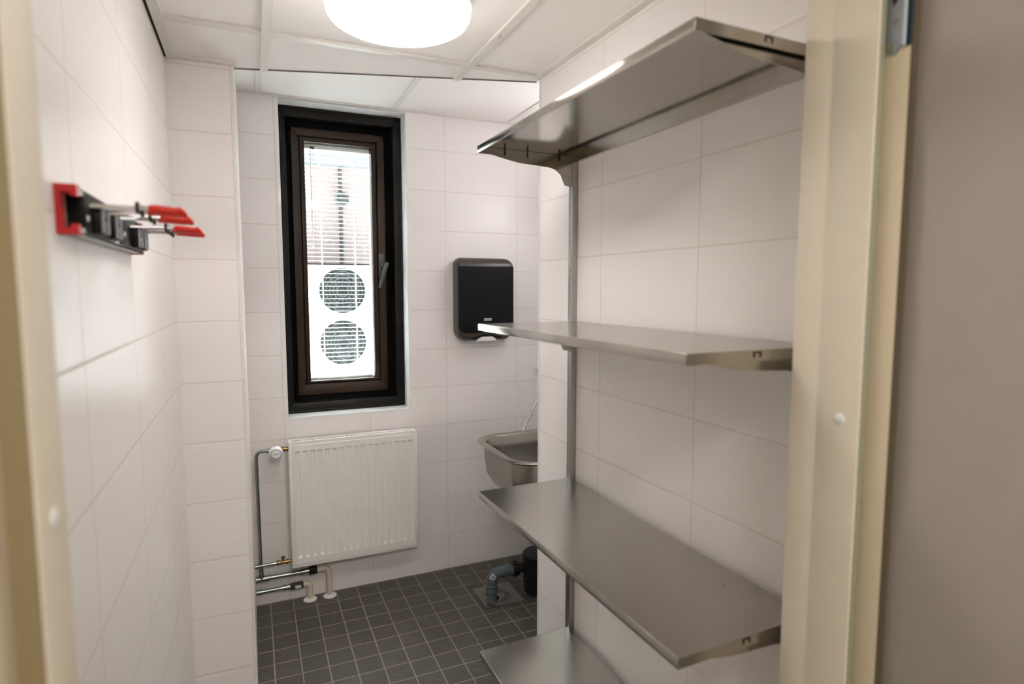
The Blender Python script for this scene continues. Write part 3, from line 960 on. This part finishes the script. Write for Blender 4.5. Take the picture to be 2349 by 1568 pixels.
rp = thing('heating_pipe', 'short grey return pipe with brass valve at the radiator bottom', 'pipe', (0.05, PY, 0.218), group='heating pipes beside the radiator')
link('pipe', MB().tube([(AL - 0.004, PY - 0.003, 0.219), (0.060, PY, 0.219)], 0.0068, 20), M['pipe_zinc'], rp)
link('press_fitting', sleeve(MB(), (0.040, PY - 0.001, 0.219), (0.063, PY, 0.219), 0.0088), M['pipe_zinc'], rp)
link('elbow_sleeve', sleeve(MB(), (-0.031, PY - 0.003, 0.219), (-0.018, PY - 0.003, 0.219), 0.0088), M['pipe_zinc'], rp)
link('gasket_ring', MB().lathe([(0.0105, 0), (0.0105, 0.004)], (0.063, PY, 0.219), (1, 0, 0), 20), M['black_rubber'], rp)
vb = link('valve_body', MB().lathe([(0.0115, 0), (0.0115, 0.010), (0.0085, 0.011), (0.0085, 0.034), (0.011, 0.035), (0.011, 0.046), (0.007, 0.047), (0.007, 0.064)], (0.067, PY, 0.219), (1, 0, 0), 24), M['brass'], rp)
link('valve_cap', MB().lathe([(0.005, 0), (0.005, 0.010), (0.0085, 0.011), (0.0092, 0.020), (0.006, 0.022), (0, 0.022)], (0.090, PY, 0.225), (0, 0, 1), 16), M['brass'], vb)

P2 = 2.896
lp = thing('heating_pipe', 'longer lower grey pipe ending in a white bend under the radiator', 'pipe', (0.297, P2 + 0.006, 0.0), group='heating pipes beside the radiator')
zz = 0.148
link('pipe', MB().tube([(AL - 0.004, P2, zz), (0.185, P2, zz)], 0.0108, 20), M['pipe_zinc'], lp)
link('tee_fitting', sleeve(MB(), (-0.030, P2, zz), (0.032, P2, zz), 0.0135).tube([(-0.0055, P2, zz), (-0.0055, P2 - 0.004, zz + 0.022)], 0.0115, 18), M['pipe_zinc'], lp)
link('press_fitting', sleeve(MB(), (0.170, P2, zz), (0.205, P2, zz), 0.0135), M['pipe_zinc'], lp)
link('valve_collar', MB().box(0.203, 0.242, P2 - 0.016, P2 + 0.016, zz - 0.015, zz + 0.015, 0.004), M['black_rubber'], lp)
link('white_bend', MB().tube(fillet([(0.238, P2, zz), (0.298, P2 + 0.004, zz), (0.298, P2 + 0.006, 0.004)], 0.036, 12), 0.0135, 20).lathe([(0.0150, 0), (0.0150, 0.016)], (0.298, P2 + 0.006, 0.085), (0, 0, 1), 24), M['white_pipe'], lp)
rosette = [(0.031, 0.0), (0.031, 0.003), (0.026, 0.008), (0.018, 0.010), (0.0145, 0.011)]
link('floor_rosette', MB().lathe(rosette, (0.298, P2 + 0.006, 0.0), (0, 0, 1), 40), M['white_plastic'], lp)

bp_ = thing('heating_pipe', 'lowest short grey pipe ending in a white bend at the floor', 'pipe', (0.206, P2 + 0.006, 0.0), group='heating pipes beside the radiator')
zz = 0.086
link('pipe', MB().tube([(AL - 0.004, P2, zz), (0.110, P2, zz)], 0.0095, 20), M['pipe_zinc'], bp_)
link('press_fitting', sleeve(MB(), (0.088, P2, zz), (0.118, P2, zz), 0.0122), M['pipe_zinc'], bp_)
link('coupling', sleeve(MB(), (-0.030, P2, zz), (-0.004, P2, zz), 0.0118), M['pipe_zinc'], bp_)
vc = link('valve_collar', MB().box(0.118, 0.178, P2 - 0.014, P2 + 0.014, zz - 0.013, zz + 0.013, 0.004), M['smoke_plastic'], bp_)
link('paper_tag', MB().box(0.140, 0.166, P2 - 0.0148, P2 - 0.0138, zz - 0.008, zz + 0.006), M['sticker'], vc)
link('white_bend', MB().tube(fillet([(0.174, P2, zz), (0.206, P2 + 0.004, zz), (0.206, P2 + 0.006, 0.004)], 0.026, 12), 0.0128, 20).lathe([(0.0145, 0), (0.0145, 0.016)], (0.206, P2 + 0.006, 0.022), (0, 0, 1), 24), M['white_pipe'], bp_)
link('floor_rosette', MB().lathe(rosette, (0.206, P2 + 0.006, 0.0), (0, 0, 1), 40), M['white_plastic'], bp_)

# ------------------------------------------------------------------ paper towel dispenser
td = thing('towel_dispenser', 'black paper towel dispenser on the far wall right of the window', 'towel dispenser', (1.11, YF, 1.226))
def dring(y, x0, x1, z0, z1, r):
    return [(x, y, z) for x, z in rrect(x0, x1, z0, z1, r, 10)]
FYD = 2.862
rings = [dring(YF, 0.957, 1.262, 1.236, 1.652, (0.05, 0.05, 0.06, 0.030)),
         dring(2.925, 0.956, 1.264, 1.230, 1.657, (0.052, 0.052, 0.056, 0.032)),
         dring(2.905, 0.956, 1.266, 1.228, 1.6565, (0.054, 0.054, 0.048, 0.034)),
         dring(2.885, 0.956, 1.266, 1.230, 1.6505, (0.055, 0.055, 0.036, 0.032)),
         dring(2.872, 0.956, 1.2645, 1.238, 1.639, (0.052, 0.052, 0.024, 0.026)),
         dring(2.864, 0.957, 1.263, 1.248, 1.622, (0.05, 0.05, 0.012, 0.014)),
         dring(2.862, 0.959, 1.261, 1.254, 1.612, (0.047, 0.047, 0.006, 0.006))]
bdy = MB().loft(rings)
dis = link('body', bdy, M['smoke_plastic'], td, smooth=30)
pl = MB().prism([(x, FYD - 0.0005, z) for x, z in rrect(0.9575, 1.262, 1.272, 1.6125, (0.040, 0.040, 0.003, 0.003), 10)], (0, -0.006, 0), 0.0015)
cov = link('front_cover', pl, M['black_plastic'], td, smooth=30)
link('towel_slot', MB().prism([(x, 2.868, z) for x, z in [(1.035, 1.236), (1.06, 1.238), (1.085, 1.252), (1.10, 1.2555), (1.13, 1.2555), (1.145, 1.252), (1.165, 1.238), (1.19, 1.240), (1.20, 1.250), (1.17, 1.254), (1.12, 1.262), (1.10, 1.262), (1.06, 1.252), (1.035, 1.246)]], (0, -0.006, 0)), M['black'], td)
link('lower_cutout', MB().prism([(x, 2.900, z) for x, z in [(1.052, 1.2275), (1.065, 1.240), (1.085, 1.249), (1.115, 1.2525), (1.145, 1.249), (1.160, 1.240), (1.172, 1.2275)]], (0, -0.0365, 0)), M['trim'], td)
bg_ = link('badge', MB().box(1.0955, 1.137, FYD - 0.0075, FYD - 0.0062, 1.3335, 1.3455, 0.0004, 1), M['alu'], td)
MT = Matrix.Translation((1.1163, FYD - 0.0079, 1.3393)) @ Matrix.Rotation(pi / 2, 4, 'X')
text_mesh('lettering', 'KATRIN', 0.0082, M['ink'], bg_, MT, bold=0.00012)
link('lock', MB().lathe([(0.006, 0), (0.006, 0.003), (0, 0.004)], (1.262, 2.90, 1.435), (1, 0, 0), 14), M['black_plastic'], td)

# ------------------------------------------------------------------ sink, mixer and hose in the alcove
ZS = 0.80
sk = thing('sink', 'stainless steel utility sink on the alcove wall behind the shelf corner', 'sink', (AR, 2.35, ZS))
def sring(x0, y0, y1, z, r, x1=AR - 0.004):
    return [(x, y, z) for x, y in rrect(x0, x1, y0, y1, (r, 0.03, 0.03, r), 10)]
bowl = [sring(0.952, 2.100, 2.590, ZS - 0.012, 0.115), sring(0.930, 2.078, 2.612, ZS - 0.010, 0.125), sring(0.926, 2.074, 2.616, ZS - 0.004, 0.127), sring(0.934, 2.082, 2.608, ZS, 0.123),
        sring(0.958, 2.106, 2.584, ZS - 0.001, 0.105), sring(0.966, 2.114, 2.576, ZS - 0.008, 0.100),
        sring(0.972, 2.12, 2.57, ZS - 0.06, 0.097), sring(0.98, 2.13, 2.56, ZS - 0.15, 0.095), sring(1.005, 2.155, 2.535, ZS - 0.195, 0.09), sring(1.06, 2.21, 2.48, ZS - 0.212, 0.07), sring(1.15, 2.30, 2.39, ZS - 0.216, 0.03, 1.30)]
link('basin', MB().loft(bowl, False, True), M['sink'], sk, smooth=60)
outer = [sring(0.953, 2.101, 2.589, ZS - 0.0115, 0.113), sring(0.958, 2.106, 2.584, ZS - 0.09, 0.108), sring(0.966, 2.116, 2.574, ZS - 0.15, 0.102), sring(0.988, 2.138, 2.552, ZS - 0.19, 0.095), sring(1.03, 2.18, 2.51, ZS - 0.215, 0.08), sring(1.10, 2.25, 2.44, ZS - 0.222, 0.05)]
link('outer_shell', MB().loft(outer, False, True), M['sink'], sk, smooth=60)
link('waste_pipe', MB().tube([(1.25, 2.50, 0.2085), (1.25, 2.45, 0.40), (1.22, 2.35, 0.60)], 0.02, 18), M['black_rubber'], sk)

mx = thing('mixer_tap', 'chrome mixer tap, its spout end showing above the sink', 'tap', (AR, 2.40, 1.14))
link('spout', MB().tube(fillet([(AR, 2.40, 1.1265), (1.19, 2.42, 1.1265)], 0.02), 0.0055, 16).tube([(1.19, 2.42, 1.1265), (1.178, 2.42, 1.1265)], [0.0055, 0.0075], 16), M['chrome'], mx)
link('aerator', MB().lathe([(0.008, 0), (0.0125, 0.002), (0.0125, 0.010), (0.011, 0.011), (0.011, 0.026), (0.009, 0.028)], (1.182, 2.42, 1.134), (0, 0, -1), 24), M['chrome'], mx)
link('tap_body', MB().tube([(AR - 0.055, 2.28, 1.11), (AR - 0.055, 2.52, 1.11)], 0.023, 24).tube([(AR, 2.34, 1.11), (AR - 0.05, 2.34, 1.11)], 0.018, 20).tube([(AR, 2.46, 1.11), (AR - 0.05, 2.46, 1.11)], 0.018, 20), M['chrome'], mx)
hs = thing('shower_hose', 'ribbed chrome hose hanging down behind the sink rim', 'hose', (AR - 0.03, 2.66, 1.02))
hp_ = [Vector((1.195, 2.655, 0.60)), Vector((1.205, 2.655, 0.70)), Vector((1.232, 2.655, 0.795)), Vector((1.268, 2.655, 0.865)), Vector((1.297, 2.655, 0.925)), Vector((1.318, 2.655, 0.985)), Vector((1.36, 2.64, 1.05)), Vector((1.40, 2.56, 1.085)), Vector((1.40, 2.50, 1.09))]
def cat_rom(ps, n):
    out = []
    for i in range(len(ps) - 1):
        p0, p1, p2, p3 = ps[max(i - 1, 0)], ps[i], ps[i + 1], ps[min(i + 2, len(ps) - 1)]
        for k in range(n):
            t = k / n
            out.append(0.5 * ((2 * p1) + (p2 - p0) * t + (2 * p0 - 5 * p1 + 4 * p2 - p3) * t * t + (3 * p1 - p0 - 3 * p2 + p3) * t ** 3))
    out.append(ps[-1])
    return out
cp = cat_rom(hp_, 34)
link('hose', MB().tube(cp, [0.0068 if (i // 2) % 2 == 0 else 0.0054 for i in range(len(cp))], 14), M['chrome'], hs)

# ------------------------------------------------------------------ floor drain, waste pipe and bottle trap
DX, DY = 1.054, 2.576
fd = thing('floor_drain', 'square steel floor drain plate with round perforated grate', 'drain', (DX, DY, 0.0))
sq = [(DX - 0.097, DY - 0.1), (DX + 0.097, DY - 0.1), (DX + 0.097, DY + 0.1), (DX - 0.097, DY + 0.1)]
GX, GY, GR = 1.050, 2.563, 0.070
circ = lambda cx, cy, r, n=40: [(cx + r * math.cos(2 * pi * k / n), cy + r * math.sin(2 * pi * k / n)) for k in range(n)]
link('drain_plate', MB().holed_disc(sq, [circ(GX, GY, GR + 0.0012)], 0.0004, 0.0022), M['drain_steel'], fd, smooth=None)
PX, PYY = 1.012, 2.548
hl = [circ(PX + 0.008, PYY + 0.004, 0.030, 28)]
for rr, n_, o_ in ((0.058, 30, 0.0), (0.047, 24, 0.13), (0.036, 18, 0.0)):
    for k in range(n_):
        a = 2 * pi * k / n_ + o_
        x, y = GX + rr * math.cos(a), GY + rr * math.sin(a)
        if (x - PX - 0.008) ** 2 + (y - PYY - 0.004) ** 2 > 0.0365 ** 2:
            hl.append(circ(x, y, 0.0042, 8))
link('grate', MB().holed_disc(circ(GX, GY, GR, 64), hl, 0.0012, 0.003), M['drain_steel'], fd, smooth=None)
link('grate_rim', MB().tube([(GX + GR * math.cos(2 * pi * k / 64), GY + GR * math.sin(2 * pi * k / 64), 0.0035) for k in range(65)], 0.0014, 8, cap=False), M['drain_steel'], fd)
link('drain_pit_shade', MB().lathe([(GR - 0.001, 0.0002), (GR - 0.001, 0.0008), (0, 0.0008)], (GX, GY, 0), (0, 0, 1), 48), M['black'], fd)  # flat black disc standing for the shaded pit under the grate

wp = thing('waste_pipe', 'grey plastic elbow pipe with barcode sticker running into the floor drain', 'pipe', (PX, PYY, 0.001))
ZP = 0.126
axis = fillet([(PX, PYY, 0.06), (PX, PYY, ZP), (1.118, PYY + 0.003, ZP + 0.004)], 0.052, 16)
link('elbow', MB().tube(axis, 0.0262, 32), M['pvc_grey'], wp)
link('lower_socket', MB().lathe([(0.025, 0.0), (0.025, 0.036), (0.0278, 0.037), (0.0298, 0.040), (0.0298, 0.046), (0.0285, 0.048), (0.0285, 0.066), (0.0298, 0.068), (0.0298, 0.073), (0.0275, 0.076)], (PX, PYY, 0.0012), (0, 0, 1), 40), M['pvc_grey'], wp)
link('upper_socket', MB().lathe([(0.0262, 0), (0.0285, 0.002), (0.0285, 0.016), (0.030, 0.018), (0.030, 0.023), (0.0262, 0.024), (0.0255, 0.034)], (1.083, PYY + 0.002, ZP + 0.0025), (1, 0.03, 0.04), 40), M['pvc_grey'], wp)
VIEW = Vector((-0.35, -0.86, 0.36)).normalized()
def patch(mb, k0, k1, r, a0, a1, th=0.0004, n=8):
    """a strip that follows the bend between two positions along its axis and wraps part of the way round it"""
    def frame(k):
        i = min(int(k), len(axis) - 2)
        f = k - i
        p = axis[i].lerp(axis[i + 1], f)
        t = (axis[min(i + 2, len(axis) - 1)] - axis[max(i - 1, 0)]).normalized()
        d = (VIEW - t * VIEW.dot(t)).normalized()
        return p, d, t.cross(d)
    m_ = max(1, int(round((k1 - k0) * 2)))
    for q in range(m_):
        ka, kb = k0 + (k1 - k0) * q / m_, k0 + (k1 - k0) * (q + 1) / m_
        fa, fb = frame(ka), frame(kb)
        for i in range(n):
            u0, u1 = a0 + (a1 - a0) * i / n, a0 + (a1 - a0) * (i + 1) / n
            pt = lambda fr_, a: fr_[0] + (fr_[1] * math.cos(a) + fr_[2] * math.sin(a)) * r
            mb.prism([pt(fa, u0), pt(fa, u1), pt(fb, u1), pt(fb, u0)], (fa[1] + fb[1]).normalized() * th)
    return mb
st = link('sticker', patch(MB(), 5.0, 10.5, 0.0264, -0.5, 0.5), M['sticker'], wp)
bc = MB()
for k in range(9):
    s_ = 6.2 + 0.37 * k
    patch(bc, s_, s_ + (0.24 if k % 3 else 0.14), 0.0269, -0.32, 0.32, n=4)
link('barcode', bc, M['ink'], st)

bt = thing('bottle_trap', 'black bottle trap standing on the floor under the sink', 'trap', (1.252, 2.53, 0.0))
link('trap_body', MB().lathe([(0.052, 0.0), (0.062, 0.004), (0.070, 0.016), (0.074, 0.05), (0.076, 0.165), (0.078, 0.170), (0.078, 0.196), (0.072, 0.203), (0.03, 0.206), (0, 0.206)], (1.252, 2.53, 0.0), (0, 0, 1), 56), M['black_rubber'], bt)
nutp = MB().tube([(1.122, PYY + 0.003, ZP + 0.004), (1.185, PYY - 0.004, ZP + 0.008)], 0.0225, 24)
link('outlet_pipe', nutp, M['black_rubber'], bt)
nb = MB().lathe([(0.033, 0), (0.034, 0.003), (0.034, 0.030), (0.028, 0.034)], (1.120, PYY + 0.003, ZP + 0.004), (1, -0.06, 0.05), 36)
for k in range(12):
    a = 2 * pi * k / 12
    c_ = Vector((1.124, PYY + 0.003 + 0.034 * math.cos(a), ZP + 0.004 + 0.034 * math.sin(a)))
    nb.tube([c_, c_ + Vector((0.022, -0.0013, 0.001))], 0.0032, 6)
link('union_nut', nb, M['black_rubber'], bt)

# ------------------------------------------------------------------ tool rack on the left wall
Z0, Z1, XF = 1.5675, 1.628, -0.1985
rk = thing('tool_rack', 'aluminium wall rail with red ends and black tool holders with red grips', 'tool rack', (XL, 0.915, Z0))
def cprof(y0, y1, x1, z0, z1, th, lip=0.0):
    mb = MB()
    mb.box(XL, XL + th, y0, y1, z0, z1)
    mb.box(XL, x1, y0, y1, z0, z0 + th).box(XL, x1, y0, y1, z1 - th, z1)
    if lip:
        mb.box(x1 - th, x1, y0, y1, z0, z0 + lip).box(x1 - th, x1, y0, y1, z1 - lip, z1)
    return mb
link('rail', cprof(0.922, 1.405, XF, Z0 + 0.001, Z1 - 0.001, 0.0025, 0.008), M['alu'], rk)
def cap_mb(y0, y1):
    pr = [(XL, Z0 - 0.001), (XF + 0.001, Z0 - 0.001), (XF + 0.001, Z0 + 0.0125), (XF - 0.006, Z0 + 0.0125), (XF - 0.007, Z0 + 0.008), (XL + 0.006, Z0 + 0.008), (XL + 0.006, Z1 - 0.009), (XF - 0.007, Z1 - 0.009), (XF - 0.006, Z1 - 0.013), (XF + 0.001, Z1 - 0.013), (XF + 0.001, Z1 + 0.001), (XL, Z1 + 0.001)]
    return MB().prism([(x, y0, z) for x, z in pr], (0, y1 - y0, 0))
link('end_cap', cap_mb(0.913, 0.930), M['red'], rk)
link('end_cap', cap_mb(1.403, 1.412), M['red'], rk)
ZR = 1.611
def holder(y0, y1, b0, b1, r0, r1, e0, e1, screw=None):
    h = link('holder', MB().box(XL + 0.004, XF + 0.001, y0, y1, Z0 + 0.004, Z1 - 0.003, 0.001).box(XF - 0.004, XF + 0.011, b0, b1, Z0 + 0.006, Z1 - 0.016, 0.003), M['black_holder'], rk)
    link('label_plate', MB().box(XF + 0.0108, XF + 0.0125, b0 + 0.003, b1 - 0.003, Z0 + 0.009, Z1 - 0.019, 0.0005, 1), M['grey_label'], h)
    MT = Matrix.Translation((XF + 0.0129, (b0 + b1) / 2, (Z0 + Z1) / 2 - 0.005)) @ Matrix.Rotation(pi / 2, 4, 'Z') @ Matrix.Rotation(pi / 2, 4, 'X') @ Matrix.Rotation(pi / 2, 4, 'Z')
    text_mesh('lettering', 'FLEX', 0.0145, M['ink'], h, MT, bold=0.0002)
    if screw:
        link('rivet', MB().lathe([(0.0045, 0), (0.004, 0.0015), (0, 0.002)], (XF + 0.001, screw, Z0 + 0.024), (1, 0, 0), 14), M['sticker'], h)
    for i, (ys, y) in enumerate(((r0, e0), (r1, e1))):
        dy = 0.004 if i == 0 else -0.004
        link('rod', MB().tube([(XF - 0.006, ys, ZR - 0.001), (-0.155, y, ZR), (-0.122, y, ZR)], 0.0031, 14), M['chrome'], h)
        link('washer', MB().lathe([(0.0085, 0), (0.0085, 0.004)], (-0.1445, y, ZR), (1, 0, 0), 20), M['black_rubber'], h)
        xg = -0.129 if i == 0 else -0.137
        pth = [(xg, y, ZR), (xg + 0.002, y, ZR), (-0.122, y, ZR), (-0.105, y, ZR - 0.0012), (-0.097, y + dy * 0.3, ZR - 0.002), (-0.091, y + dy * 0.8, ZR - 0.001), (-0.0865, y + dy * 1.2, ZR - 0.004), (-0.0845, y + dy * 1.2, ZR - 0.005)]
        link('grip', MB().tube(pth, [0.0042, 0.0050, 0.0054, 0.0052, 0.0048, 0.0056, 0.0042, 0.0015], 16), M['red_grip'], h)
    return h
holder(0.952, 1.045, 0.988, 1.042, 0.978, 1.036, 0.985, 1.024, 0.964)
holder(1.045, 1.138, 1.080, 1.134, 1.076, 1.132, 1.104, 1.140)
holder(1.170, 1.335, 1.282, 1.334, 1.276, 1.330, 1.286, 1.323, 1.215)
holder(1.337, 1.400, 1.350, 1.398, 1.350, 1.396, 1.366, 1.398)

# pencil mark on the ceiling bar
pm = MB()
for k, (dx, l) in enumerate(((0.0, 0.005), (0.004, 0.003), (0.010, 0.007), (0.016, 0.004), (0.021, 0.006))):
    pm.box(0.664 + (k % 2) * 0.002, 0.6655 + (k % 2) * 0.002 + 0.002, 1.592 + dx, 1.592 + dx + 0.0025, ZC - 0.0004, ZC + 0.0002)
struct('trim_writing', pm, M['grey_ink'])
